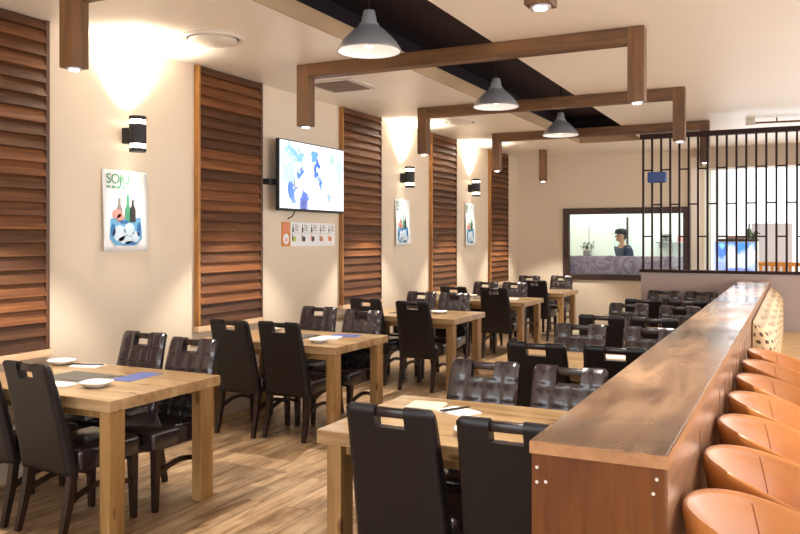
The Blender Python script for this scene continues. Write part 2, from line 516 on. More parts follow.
struct('ceiling_recess', b, M['void'], 'black void above the long ceiling recess', 'ceiling')

struct('wall_left', bx(WX - 0.2, WX, -3.2, 18.2, 0, CH), M['wall'], 'warm cream wall with louvre shutters and sconces', 'wall')
# far wall with the kitchen window opening
KX0, KX1, KZ0, KZ1 = -3.72, -1.60, 0.88, 2.11
b = B()
box(b, WX, KX0, FY, FY + 0.14, 0, CH)
box(b, KX0, KX1, FY, FY + 0.14, 0, KZ0)
box(b, KX0, KX1, FY, FY + 0.14, KZ1, CH)
box(b, KX1, -1.36, FY, FY + 0.14, 0, CH)
struct('wall_back', b, M['wall'], 'cream end wall around the kitchen window', 'wall')
struct('wall_pier', bx(-1.56, -1.42, FY - 0.06, FY - 0.002, 0, 2.95), M['ceiling'], 'pale pier at the corner beside the kitchen window', 'wall')
# unseen side wall, openings added to light the room, behind-camera shopfront
b = B()
for (y0, y1) in ((-3.2, 0.2), (13.6, 18.2)):
    box(b, RX, RX + 0.15, y0, y1, 0, CH)
box(b, RX, RX + 0.15, 0.2, 13.6, 0, 0.5); box(b, RX, RX + 0.15, 0.2, 13.6, 2.75, CH)
for y in (3.0, 5.9, 8.8, 11.7):
    box(b, RX, RX + 0.15, y, y + 0.12, 0.5, 2.75)
struct('wall_right', b, M['wall'], 'unseen side wall with openings added to let light in', 'wall')
b = B()
box(b, WX, WX + 0.5, -3.2, -3.05, 0, CH); box(b, RX - 0.6, RX, -3.2, -3.05, 0, CH)
box(b, WX + 0.5, RX - 0.6, -3.2, -3.05, 0, 0.25); box(b, WX + 0.5, RX - 0.6, -3.2, -3.05, 2.8, CH)
for x in (-2.0, 0.4):
    box(b, x, x + 0.1, -3.2, -3.05, 0.25, 2.8)
struct('wall_front', b, M['wall'], 'shopfront wall behind the viewpoint', 'wall')
# bulkhead over the opening behind the lattice
struct('bulkhead_beam', bx(-1.36, RX, FY - 0.3, FY + 0.14, 2.74, CH), M['band'], 'beige bulkhead across the bright opening behind the lattice', 'bulkhead')

# kitchen window frame
b = B()
fw = 0.09
box(b, KX0 - 0.02, KX0 + fw, FY - 0.04, FY + 0.06, KZ0 - 0.02, KZ1 + 0.02, 0.006)
box(b, KX1 - fw, KX1 + 0.02, FY - 0.04, FY + 0.06, KZ0 - 0.02, KZ1 + 0.02, 0.006)
box(b, KX0 + fw, KX1 - fw, FY - 0.04, FY + 0.06, KZ1 - fw, KZ1 + 0.02, 0.006)
box(b, KX0 + fw, KX1 - fw, FY - 0.04, FY + 0.06, KZ0 - 0.02, KZ0 + fw - 0.01, 0.006)
win = struct('window_1', b, M['frame_dark'], 'dark timber framed serving window into the bright kitchen', 'window')
obj('pane', bx(KX0 + fw, KX1 - fw, FY + 0.0, FY + 0.006, KZ0 + fw, KZ1 - fw), M['glass'], win)

# kitchen room beyond
b = B()
box(b, WX, -1.3, 17.2, 17.3, 0, CH)
box(b, -1.36, -1.26, FY + 0.14, 17.3, 0, CH)
struct('wall_kitchen', b, M['kitchen'], 'greenish white kitchen back wall seen through the window', 'wall')
o = struct('kitchen_door_trim', bx(-3.19, -3.155, 17.17, 17.199, 0, 2.04), M['frame_dark'], 'dark upright door edge on the kitchen back wall', 'trim')
struct('ceiling_kitchen', bx(WX, -1.36, FY + 0.16, 17.18, 2.98, 3.06), M['kitchen'], 'white kitchen ceiling', 'ceiling')

# partition half wall
PY0, PY1 = 10.46, 10.58
struct('partition_wall', bx(-1.76, 1.9, PY0, PY1, 0, 1.165), M['grey_wall'], 'grey half-height partition under the lattice screen', 'partition')

# ------------------------------------------------------------------ lattice screen
t = thing('lattice_screen', 'dark timber lattice of thin uprights and staggered rungs on grey half wall', 'lattice screen', (0, 10.52, 1.165))
obj('cap_rail', bx(-1.78, 1.92, -0.08, 0.08, 0.0, 0.035, 0.005), M['lattice'], t)
obj('head_rail', bx(-1.78, 1.92, -0.05, 0.05, 1.70, 1.76, 0.005), M['lattice'], t)
xs = [-1.743 + 0.1103 * i for i in range(33)]
first = None
for i, x in enumerate(xs):
    if first is None:
        first = obj('upright', bx(-0.0125, 0.0125, -0.0125, 0.0125, 0.035, 1.70), M['lattice'], t, (x, 0, 0)); c = first
    else:
        c = first.copy(); COL.objects.link(c); c.parent = t; c.location = (x, 0, 0)
fr = None
for zi, (z, par) in enumerate(((1.30, 0), (0.86, 1), (0.455, 0))):
    for i in range(len(xs) - 1):
        if i % 2 == par:
            if fr is None:
                fr = obj('rung', bx(0.0125, 0.0978, -0.010, 0.010, -0.009, 0.009), M['lattice'], t, (xs[i], 0, z)); c = fr
            else:
                c = fr.copy(); COL.objects.link(c); c.parent = t; c.location = (xs[i], 0, z)
o = obj('lattice_box', bx(-0.11, 0.11, -0.07, 0.07, -0.065, 0.065, 0.012), plain('blue_case', srgb(38, 66, 130), 0.4), None, (-1.555, 10.425, 2.365))  # plain blue case, its use left open
tag(o, 'small blue box clamped high on the lattice uprights', 'speaker')
obj('clamp', bx(-0.03, 0.03, 0.07, 0.083, -0.03, 0.03), M['black'], o)
o = thing('ceiling_rail', 'thin brown ceiling rail with white end fitting above the lattice', 'rail', (-0.5, 10.8, CH))
b = B(); tube(b, [(0, 0, -0.05), (2.2, 0.3, -0.05)], 0.012); tube(b, [(0.3, 0.04, -0.05), (0.3, 0.04, 0)], 0.008); tube(b, [(1.8, 0.245, -0.05), (1.8, 0.245, 0)], 0.008)
obj('rail_tube', b, M['post'], o)
obj('end_fitting', bx(-0.05, 0.06, -0.03, 0.03, -0.075, -0.001, 0.008), M['plastic_white'], o)

# ------------------------------------------------------------------ louvre shutters on the left wall
ordn = ['first', 'second', 'third', 'fourth', 'fifth']
panel_y = [(2.86, 3.794), (5.30, 6.22), (7.71, 8.66), (10.17, 11.09), (12.57, 13.49)]
pl_label = ['louvred timber shutter beside the first wall table, at the frame edge',
            'louvred timber shutter between the large sconce poster and the television',
            'dark louvred timber shutter just beyond the television',
            'louvred timber shutter between the two small distant sconces',
            'louvred timber shutter closest to the end wall']
for i, (y0, y1) in enumerate(panel_y):
    wd = y1 - y0
    t = thing('louvre_shutter', pl_label[i], 'shutter', (WX, y0, 0.845), 0, 'louvre shutters along the wall')
    hh = CH - 0.845 - 0.002
    b = B(); box(b, 0.001, 0.050, 0, 0.030, 0, hh, 0.004)
    obj('stile', b, M['stile'], t)
    b = B(); box(b, 0.001, 0.050, wd - 0.030, wd, 0, hh, 0.004)
    obj('stile', b, M['dark_timber'], t)
    obj('back_board', bx(0.001, 0.010, 0.030, wd - 0.030, 0, hh), M['slot'], t)
    b = B()
    n = int(math.ceil(hh / 0.09))
    for k in range(n):
        z = k * 0.09 + 0.002
        q = min(0.100, hh - z - 0.001) / 0.100
        prism(b, [(0.050, z), (0.057, z + 0.003), (0.057 - 0.036 * q, z + 0.100 * q), (0.050 - 0.036 * q, z + 0.100 * q)], 0.031, wd - 0.031, 1)
    obj('slats', b, M['slat'], t)
    s = obj('window_sill', bx(0.001, 0.06, -0.01, wd + 0.01, -0.05, -0.001, 0.004), M['sill'], t)

# ------------------------------------------------------------------ timber light frames
def light_frame(y, lab, left=True, right=True, horiz=True, zb=2.555, xl=-3.79, xr=-1.02):
    t = thing('timber_light_frame', lab, 'light frame', (0, y, 0), 0, 'timber frames with downlights under the ceiling')
    s = 0.057
    if horiz:
        obj('crossbar', bx(xl + s, xr - s, -s, s, CH - 0.115, CH - 0.001, 0.004), M['beam'], t)
    for ok, x in ((left, xl), (right, xr)):
        if not ok: continue
        p = obj('drop_post', bx(x - s, x + s, -s, s, zb, CH - 0.001, 0.004), M['post'], t)
        b = B(); lathe(b, [(0.044, 0), (0.044, 0.012), (0.0, 0.012)][:2] + [(0.030, 0.012)], 20, cen=(x, 0, zb - 0.008))
        obj('downlight_rim', b, M['metal'], p)
        b = B(); lathe(b, [(0.027, 0), (0.027, 0.004)], 20, cen=(x, 0, zb - 0.012))
        obj('bulb', b, M['glow_cool'], p)
        lamp('SPOT', 'downlight', (x, 0, zb - 0.03), 165, (1.0, 0.94, 0.83), size=0.02, angle=84, blend=0.35, parent=t)
    return t
light_frame(3.28, 'timber light frame closest to the viewer, its ends cut by the picture edge', zb=2.58, xl=-3.735, xr=-0.965)
light_frame(5.75, 'golden timber light frame spanning in front of the second pendant lamp', xl=-3.76, xr=-0.995)
light_frame(8.24, 'timber light frame passing just behind the middle pendant lamp')
light_frame(10.72, 'timber light frame closest to the lattice screen, behind the smallest pendant')
light_frame(13.03, 'single short timber drop post hanging before the end wall', right=False, horiz=False)

# ------------------------------------------------------------------ pendants
pend = [(4.65, 'large aluminium dome pendant over the near end of the room'),
        (7.16, 'middle aluminium dome pendant hanging between the second and third crossbars'),
        (9.48, 'smallest aluminium dome pendant, near the last crossbar')]
for y, lab in pend:
    t = thing('pendant_lamp', lab, 'pendant lamp', (-2.54, y, 2.84), 0, 'aluminium dome pendants')
    b = B()
    pr = [(0.212, 0.0), (0.216, 0.004), (0.214, 0.012), (0.203, 0.030), (0.180, 0.065), (0.148, 0.100), (0.108, 0.138), (0.072, 0.168), (0.066, 0.176), (0.066, 0.184), (0.055, 0.186), (0.040, 0.262), (0.034, 0.274), (0.010, 0.278)]
    lathe(b, pr, 40)
    # open the underside
    bot = [f for f in b.faces if all(abs(v.co.z) < 1e-6 for v in f.verts)]
    bmesh.ops.delete(b, geom=bot, context='FACES')
    obj('shade', b, M['metal'], t, smooth=50)
    b = B()
    lathe(b, [(0.207, 0.002), (0.195, 0.033), (0.173, 0.067), (0.140, 0.10), (0.096, 0.138), (0.05, 0.16)], 40)
    bot = [f for f in b.faces if all(abs(v.co.z - 0.002) < 1e-6 for v in f.verts)]
    bmesh.ops.delete(b, geom=bot, context='FACES')
    obj('inner_shade', b, M['white_in'], t, smooth=50)
    b = B(); lathe(b, [(0.01, 0), (0.032, 0.012), (0.042, 0.04), (0.034, 0.075), (0.018, 0.10), (0.015, 0.135)], 20, cen=(0, 0, 0.022))
    obj('bulb', b, M['white_in'], t, smooth=True)
    b = B(); tube(b, [(0, 0, 0.278), (0, 0, zt - 2.84)], 0.007)
    obj('cord', b, M['black'], t)
    lamp('POINT', 'pendant_light', (0, 0, -0.03), 0.7, (1.0, 0.94, 0.84), size=0.04, parent=t)

# ------------------------------------------------------------------ ceiling fittings
for (x, y, r, lab) in ((-3.857, 4.653, 0.235, 'large round white ceiling diffuser above the first sconce'), (-3.80, 9.34, 0.21, 'distant round white ceiling diffuser beyond the television')):
    t = thing('ceiling_diffuser', lab, 'ceiling vent', (x, y, CH), 0, 'round ceiling diffusers')
    b = B(); lathe(b, [(r, -0.001), (r, -0.012), (r * 0.93, -0.022), (r * 0.82, -0.012), (r * 0.80, -0.001)], 40)
    obj('outer_ring', b, M['plastic_white'], t, smooth=40)
    b = B(); lathe(b, [(r * 0.74, -0.004), (r * 0.76, -0.02), (r * 0.70, -0.032), (r * 0.1, -0.036)], 40)
    obj('disc', b, M['plastic_white'], t, smooth=40)
    b = B(); lathe(b, [(r * 0.81, -0.0015), (r * 0.75, -0.0035)], 40)
    obj('dark_gap', b, M['black'], t)
t = thing('ceiling_grille', 'square brown return air grille in the ceiling behind the first crossbar', 'ceiling vent', (-3.93, 6.63, CH))
obj('frame', bx(-0.27, 0.27, -0.27, 0.27, -0.012, -0.001, 0.003), M['plastic_white'], t)
obj('grille_plate', bx(-0.20, 0.20, -0.22, 0.22, -0.018, -0.0121), M['vent_grey'], t)
b = B()
for k in range(11):
    box(b, -0.195, 0.195, -0.21 + k * 0.04, -0.195 + k * 0.04, -0.026, -0.018)
obj('fins', b, M['vent_grey'], t)

# ------------------------------------------------------------------ sconces and posters
def sconce(y, lab):
    t = thing('wall_sconce', lab, 'wall sconce', (WX, y, 2.39), 0, 'black up and down wall sconces')
    cx = 0.12
    b = B(); lathe(b, [(0.064, -0.075), (0.064, 0.075)], 28, cen=(cx, 0, 0))
    obj('body', b, M['black'], t, smooth=40)
    for s in (-1, 1):
        b = B(); lathe(b, [(0.058, s * 0.0751), (0.058, s * 0.108)], 28, cen=(cx, 0, 0))
        obj('light_band', b, M['glow_warm'], t, smooth=40)
        b = B()
        lathe(b, [(0.064, s * 0.108), (0.064, s * 0.135)], 28, cen=(cx, 0, 0))
        caps = [f for f in b.faces if len(f.verts) > 4]
        bmesh.ops.delete(b, geom=caps, context='FACES')
        obj('end_ring', b, M['black'], t, smooth=40)
        lamp('SPOT', 'sconce_light', (cx, 0, s * 0.145), 105 if s > 0 else 24, (1.0, 0.93, 0.80), rot=(PI if s > 0 else 0, 0, 0), size=0.05, angle=112 if s > 0 else 80, blend=1.0, parent=t)
    obj('bracket', bx(0.001, 0.065, -0.045, 0.045, -0.07, 0.05, 0.004), M['black'], t)
    return t

def poster(y0, y1, z0, z1, lab):
    w, h = y1 - y0, z1 - z0
    t = thing('hanging_poster', lab, 'poster', (WX, y0, z0), 0, 'paper drink posters below the sconces')
    b = B()
    nx, nz = 10, 14
    g = [[b.verts.new((0.008 + 0.022 * (abs(2 * i / nx - 1) ** 3) * (1 - j / nz) * 1.0 + 0.006 * math.sin(j / nz * PI), w * i / nx, h * j / nz)) for i in range(nx + 1)] for j in range(nz + 1)]
    for j in range(nz):
        for i in range(nx):
            b.faces.new((g[j][i], g[j][i + 1], g[j + 1][i + 1], g[j + 1][i]))
    sh = obj('sheet', b, M['paper'], t, smooth=True)
    m = sh.modifiers.new('thickness', 'SOLIDIFY'); m.thickness = 0.0015
    X0, X1 = 0.0178, 0.0192
    def shape(nm, polys, mat, x0=X0):
        b = B()
        for p in polys: prism(b, [(w * q[0], h * q[1]) for q in p], x0, x0 + 0.0012)
        return obj(nm, b, mat, t)
    # ice bucket with three bottles
    shape('ice_bucket', [[(.16, .40), (.84, .42), (.88, .16), (.74, .07), (.28, .07), (.14, .16)]], M['ice_blue'])
    shape('ice', [ell(.36, .22, .14, .10), ell(.58, .27, .12, .08), ell(.50, .14, .16, .05), ell(.72, .18, .09, .07)], M['pale_blue'], X0 + .0014)
    shape('shadow_print', [ell(.22, .26, .05, .08), ell(.80, .27, .05, .09), ell(.60, .10, .12, .025), ell(.47, .36, .10, .022)], M['deep_blue'], X0 + .0014)
    for cx, top, mt in ((.36, .66, M['print_grey']), (.55, .70, M['green']), (.66, .64, M['print_dark'])):
        shape('bottle', [[(cx - .065, .36), (cx + .065, .36), (cx + .065, .52), (cx + .025, .58), (cx + .025, top), (cx - .025, top), (cx - .025, .58), (cx - .065, .52)]], mt, X0 + .0003)
    shape('fruit', [ell(.30, .46, .10, .055), ell(.38, .42, .08, .04)], M['pink'], X0 + .0028)
    shape('small_print', [[(.08 + .11 * k, .775), (.16 + .11 * k, .775), (.16 + .11 * k, .80), (.08 + .11 * k, .80)] for k in range(4)], M['green'])
    cu = bpy.data.curves.new('lettering', 'FONT'); cu.body = 'SOJU'; cu.size = 0.105 * h / 0.6; cu.extrude = 0.0005; cu.space_character = 0.95
    tmp = bpy.data.objects.new('tmp', cu); COL.objects.link(tmp)
    me = bpy.data.meshes.new_from_object(tmp.evaluated_get(bpy.context.evaluated_depsgraph_get()))
    bpy.data.objects.remove(tmp)
    me.materials.append(M['green'])
    o = bpy.data.objects.new('lettering', me); o.parent = t
    o.matrix_local = Matrix(((0, 0, 1, X0), (1, 0, 0, w * 0.07), (0, 1, 0, h * 0.83), (0, 0, 0, 1)))
    COL.objects.link(o)
    for q in ((0.04, 0.97), (0.96, 0.97)):
        b = B(); lathe(b, [(0.007, 0), (0.007, 0.012)], 10); bmesh.ops.rotate(b, verts=b.verts, matrix=Matrix.Rotation(PI / 2, 3, 'Y')); bmesh.ops.translate(b, verts=b.verts, vec=(0.001, w * q[0], h * q[1]))
        obj('pin', b, M['metal'], t)
sconce(4.53, 'black cylinder wall sconce on the first bare stretch of wall')
sconce(9.30, 'black cylinder wall sconce between the third and fourth shutters')
sconce(11.70, 'black cylinder wall sconce closest to the end wall')
poster(4.285, 4.735, 1.50, 2.115, 'white drinks poster with ice bucket under the first sconce')
poster(9.09, 9.53, 1.50, 2.10, 'white drinks poster under the middle sconce, beyond the television')
poster(11.50, 11.93, 1.47, 2.15, 'white drinks poster under the sconce closest to the end wall')

# ------------------------------------------------------------------ television and menu strip
t = thing('television', 'wall mounted flat television showing a bright blue and white picture', 'television', (-4.45, 6.955, 2.218))
obj('housing', bx(-0.045, -0.002, -0.615, 0.615, -0.35, 0.35, 0.008), M['black'], t)
blobs = []
K = lambda y, z, ry, rz, c: blobs.append((y, z, ry, rz, srgb(*c), 0))
K(-.45, .10, .16, .30, (176, 206, 236)); K(.50, .0, .10, .40, (176, 226, 230)); K(-.30, .22, .22, .05, (120, 176, 214))
K(-.40, -.18, .07, .14, (60, 110, 200)); K(.06, .10, .05, .16, (40, 96, 190)); K(.12, -.06, .05, .10, (30, 110, 190))
K(.03, .24, .08, .08, (90, 150, 210)); K(-.26, .04, .05, .09, (70, 120, 190)); K(-.17, -.26, .10, .16, (40, 80, 214))
K(-.16, -.28, .03, .06, (20, 30, 120)); K(.28, .16, .10, .08, (206, 220, 224)); K(.30, -.16, .03, .1, (120, 150, 170)); K(.36, .22, .06, .06, (150, 190, 180))
K(-.48, .14, .05, .05, (236, 240, 250)); K(-.35, -.06, .025, .06, (40, 60, 90))
obj('screen', bx(-0.0019, 0.0, -0.602, 0.602, -0.325, 0.338), picture_mat('television_picture', blobs, srgb(250, 252, 255), 1.25, 0.26, 9.0), t)
obj('wall_mount', bx(-0.148, -0.046, -0.18, 0.18, -0.12, 0.12, 0.006), M['black'], t)
obj('arm', bx(-0.14, -0.06, -0.69, -0.5, -0.10, -0.045, 0.006), M['black'], t)
b = B(); tube(b, [(-0.03, -0.30, -0.345), (-0.06, -0.30, -0.40), (-0.12, -0.295, -0.425)], 0.007)
obj('cable', b, M['black'], t)

t = thing('menu_strip', 'long white picture menu strip with orange end tag below the television', 'menu sign', (WX, 6.59, 1.515))
obj('board', bx(0.001, 0.006, 0.155, 1.02, 0, 0.245), M['paper'], t)
obj('orange_tag', bx(0.001, 0.006, 0, 0.15, 0, 0.245), M['orange'], t)
def flat(nm, polys, mt, x0=0.0061):
    b = B()
    for p in polys: prism(b, p, x0, x0 + 0.001)
    return obj(nm, b, mt, t)
flat('emblem', [ell(.075, .075, .05, .055)], M['paper'])
flat('emblem_mark', [[(.05, .06), (.065, .095), (.08, .06), (.095, .095), (.10, .06), (.085, .045)]], M['pink'], .0073)
flat('tag_lines', [[(.04 + .035 * k, .15), (.055 + .035 * k, .15), (.055 + .035 * k, .22), (.04 + .035 * k, .22)] for k in range(3)], M['pink'])
for k, (c1, c2) in enumerate(((M['lime'], M['print_dark']), (M['print_dark'], M['print_grey']), (M['print_dark'], M['pink']), (M['orange'], M['print_grey']), (M['orange'], M['pink']))):
    y = .20 + k * .175
    flat('bottle', [[(y - .014, .145), (y + .014, .145), (y + .014, .185), (y + .005, .2), (y + .005, .228), (y - .005, .228), (y - .005, .2), (y - .014, .185)]], M['print_dark'] if k < 3 else M['print_grey'])
    flat('fruit', [ell(y + .022, .075, .032, .028)], c1)
    flat('lower_bottle', [[(y - .02, .055), (y, .055), (y, .10), (y - .006, .115), (y - .006, .13), (y - .014, .13), (y - .014, .115), (y - .02, .10)]], c2, .0073)
    flat('text_lines', [[(y + .035, .16 + .018 * q), (y + .105 - .02 * (q % 2), .16 + .018 * q), (y + .105 - .02 * (q % 2), .168 + .018 * q), (y + .035, .168 + .018 * q)] for q in range(4)], M['print_grey'])
flat('rule_line', [[(.165, .135), (1.0, .135), (1.0, .138), (.165, .138)]], M['print_grey'])

# ------------------------------------------------------------------ counter ledge between the zones
BX0, BX1, BY0, BY1, BH = -0.60, -0.270, 1.945, 10.455, 1.09
t = thing('counter_ledge', 'long varnished timber ledge counter running down the middle of the room', 'counter', (0, 0, 0))
obj('counter_top', bx(BX0, BX1, BY0, BY1, BH - 0.032, BH, 0.003), M['bar_top'], t)
obj('top_edging', bx(BX1 + 0.0002, BX1 + 0.004, BY0, BY1, BH - 0.032, BH - 0.002), M['bar_edge'], t)
obj('front_edging', bx(BX0, BX1 + 0.004, BY0 - 0.004, BY0 - 0.0002, BH - 0.032, BH - 0.002), M['bar_edge'], t)
e = obj('end_panel', bx(BX0 + 0.003, BX1 - 0.003, BY0 + 0.004, BY0 + 0.03, 0.0, BH - 0.033, 0.002), M['bar_end'], t)
for (x, z) in ((-0.583, 1.022), (-0.583, 0.985), (-0.560, 0.988), (-0.292, 1.030), (-0.300, 0.995), (-0.582, 0.62), (-0.293, 0.6)):
    b = B(); lathe(b, [(0.0045, 0), (0.0035, 0.002)], 10); bmesh.ops.rotate(b, verts=b.verts, matrix=Matrix.Rotation(PI / 2, 3, 'X')); bmesh.ops.translate(b, verts=b.verts, vec=(x, BY0 + 0.0038, z))
    obj('screw', b, M['plastic_white'], e)
obj('core', bx(BX0 + 0.02, BX1 - 0.035, BY0 + 0.031, BY1, 0, BH - 0.033), M['slot'], t)
obj('dining_side_panel', bx(BX0 + 0.003, BX0 + 0.019, BY0 + 0.031, BY1, 0, BH - 0.033), M['bar_end'], t)
obj('side_rail', bx(BX1 - 0.034, BX1 - 0.001, BY0 + 0.031, BY1, 0.985, BH - 0.033), M['bar_side'], t)
y = BY0 + 0.031
k = 0
while y < BY1 - 0.05:
    y2 = min(y + (0.215 if y > 3.3 else 0.70), BY1)
    obj('side_board', bx(BX1 - 0.034, BX1 - 0.001, y, y2, 0.0, 0.984), M['bar_side'], t)
    y = y2 + 0.04

# ------------------------------------------------------------------ dining tables
def table(x0, x1, y0, y1, lab, grp, grill=True):
    w, d = x1 - x0, y1 - y0
    t = thing('dining_table', lab, 'table', ((x0 + x1) / 2, (y0 + y1) / 2, 0), 0, grp)
    hx, hy = w / 2, d / 2
    obj('tabletop', bx(-hx, hx, -hy, hy, 0.688, 0.75, 0.004), M['table'], t)
    ix, iy = hx - 0.035, hy - 0.03
    for sx in (-1, 1):
        for sy in (-1, 1):
            xa, xb = sorted((sx * ix, sx * (ix - 0.072))); ya, yb = sorted((sy * iy, sy * (iy - 0.11)))
            obj('leg', bx(xa, xb, ya, yb, 0, 0.687, 0.003), M['table_leg'], t)
    for ya in (-iy + .04, iy - .062):
        obj('apron', bx(-ix + .075, ix - .075, ya, ya + .022, 0.635, 0.687), M['table_leg'], t)
    if not grill: return t
    # grill insert of a barbecue table
    g = obj('grill_frame', bx(-0.27, 0.15, -0.15, 0.15, 0.7503, 0.7545, 0.001), M['steel'], t)
    obj('grill_plate', bx(-0.235, 0.115, -0.115, 0.115, 0.7546, 0.7575, 0.001), M['grill'], g)
    obj('grill_box', bx(-0.24, 0.12, -0.12, 0.12, 0.52, 0.687, 0.01), M['steel'], t)
    return t
wall_tabs = [(3.03, 3.92), (5.30, 6.19), (7.70, 8.62), (10.08, 11.0), (12.1, 13.0)]
tn = ['first', 'second', 'third', 'fourth', 'last']
for i, (y0, y1) in enumerate(wall_tabs):
    table(-4.598 + (0.09 if i in (0, 1, 2, 3, 4) else 0), -3.19, y0, y1, '%s pine barbecue table counted along the louvred wall%s' % (tn[i], ', beside the kitchen window' if i == 4 else ''), 'pine tables along the wall')
bar_tabs = [(3.0, 3.87), (5.02, 5.9), (6.98, 7.86), (8.95, 9.83)]
tb = ['first', 'second', 'third', 'last']
for i, (y0, y1) in enumerate(bar_tabs):
    table(-1.905, -0.60, y0, y1, '%s pine table counted along the ledge counter%s' % (tb[i], ', partly hidden by chairs'), 'pine tables along the counter', False)

# ------------------------------------------------------------------ dining chair
def chair_back():
    """front quilted and rear plain; local: front is +y. Grid with notch for the handle."""
    H0, H1 = 0.335, 0.945
    nx, nz = 24, 35
    hole_c = (8, 15)     # columns absent in the notch
    hole_r = (nz - 5, nz - 1)
    def halfw(t):   # half width up the back
        return 0.211 - 0.021 * t
    def yc(t):      # centre line, leaning backwards with a slight curve
        return -0.186 - 0.121 * t - 0.025 * t * t
    def th(t):
        return 0.034 - 0.014 * t
    bmF, bmR = B(), B()
    present = [[not (hole_c[0] <= i <= hole_c[1] and hole_r[0] <= j <= hole_r[1]) for i in range(nx)] for j in range(nz)]
    def pos(i, j, side):
        t = j / nz; u = i / nx * 2 - 1
        z = H0 + (H1 - H0) * t
        x = halfw(t) * u
        # rounded upper corners
        if t > 0.93 and abs(u) > 0.9:
            q = (t - 0.93) / 0.07
            z -= 0.018 * q * ((abs(u) - 0.9) / 0.1) ** 2
        y = yc(t) + side * th(t) - 0.006 * (u * u)
        edge = min(i, nx - i, j, nz - j)
        if edge == 0: y -= side * th(t) * 0.45
        if side > 0 and edge > 0:
            a = (i % 6) / 6.0; c = ((nz - j) % 6) / 6.0
            y += 0.010 * (math.sin(PI * a) * math.sin(PI * c)) ** 0.28 - 0.004
        elif side < 0 and edge > 0:
            y -= 0.006 * math.sin(PI * i / nx) ** 0.5
        return (x, y, z)
    for bm_, side in ((bmF, 1), (bmR, -1)):
        vs = {}
        def gv(i, j):
            if (i, j) not in vs: vs[(i, j)] = bm_.verts.new(pos(i, j, side))
            return vs[(i, j)]
        for j in range(nz):
            for i in range(nx):
                if present[j][i]:
                    bm_.faces.new((gv(i, j), gv(i + 1, j), gv(i + 1, j + 1), gv(i, j + 1)))
        if side < 0:   # rim between front and rear belongs to the rear cover
            fv = {}
            def fvv(i, j):
                if (i, j) not in fv: fv[(i, j)] = bm_.verts.new(pos(i, j, 1))
                return fv[(i, j)]
            def pres(i, j): return 0 <= i < nx and 0 <= j < nz and present[j][i]
            for j in range(nz):
                for i in range(nx):
                    if not present[j][i]: continue
                    for (di, dj, a, c) in ((-1, 0, (i, j), (i, j + 1)), (1, 0, (i + 1, j), (i + 1, j + 1)), (0, -1, (i, j), (i + 1, j)), (0, 1, (i, j + 1), (i + 1, j + 1))):
                        if not pres(i + di, j + dj):
                            bm_.faces.new((gv(*a), gv(*c), fvv(*c), fvv(*a)))
    # handle bar across the notch
    bmH = B()
    t = (nz - 1.5) / nz
    x = halfw(t) * (8.0 / 12 - 1) ; 
    xa, xb = halfw(t) * (8 / 12 - 1) - 0.004, halfw(t) * (16 / 12 - 1) + 0.004
    z = H0 + (H1 - H0) * t
    box(bmH, xa, xb, yc(t) - 0.016, yc(t) + 0.013, z - 0.020, z + 0.018, 0.007, 2)
    return bmF, bmR, bmH

def make_chair():
    t = thing('dining_chair', 'x', 'chair', (0, 0, 0), 0, 'dark leather dining chairs')
    f, r, h = chair_back()
    bk = obj('backrest', r, M['chair'], t, smooth=55)
    obj('quilted_front', f, M['chair_quilt'], bk, smooth=60)
    obj('handle', h, M['handle'], bk, smooth=True)
    b = B(); box(b, -0.210, 0.210, -0.17, 0.245, 0.350, 0.475, 0.028, 4)
    for v in b.verts:
        if v.co.z > 0.47: v.co.z += 0.012 * max(0, 1 - (v.co.x / 0.22) ** 2) * max(0, 1 - ((v.co.y - 0.03) / 0.22) ** 2)
    obj('seat', b, M['chair_quilt'], t, smooth=True)
    for s in (-1, 1):
        b = B(); bar4(b, [(s * 0.182, 0.205, 0.38), (s * 0.183, 0.212, 0.0)], [0.046, 0.030], [0.046, 0.030])
        obj('leg', b, M['chair_leg'], t)
        b = B(); bar4(b, [(s * 0.182, -0.185, 0.40), (s * 0.183, -0.215, 0.2), (s * 0.185, -0.262, 0.0)], [0.044, 0.038, 0.030], [0.044, 0.038, 0.030])
        obj('leg', b, M['chair_leg'], t)
        b = B()
        pts = [(s * 0.183, -0.212 + 0.42 * q / 8, 0.205 + 0.055 * math.sin(PI * q / 8)) for q in range(9)]
        bar4(b, pts, 0.018, 0.028)
        obj('stretcher', b, M['chair_leg'], t)
    return t

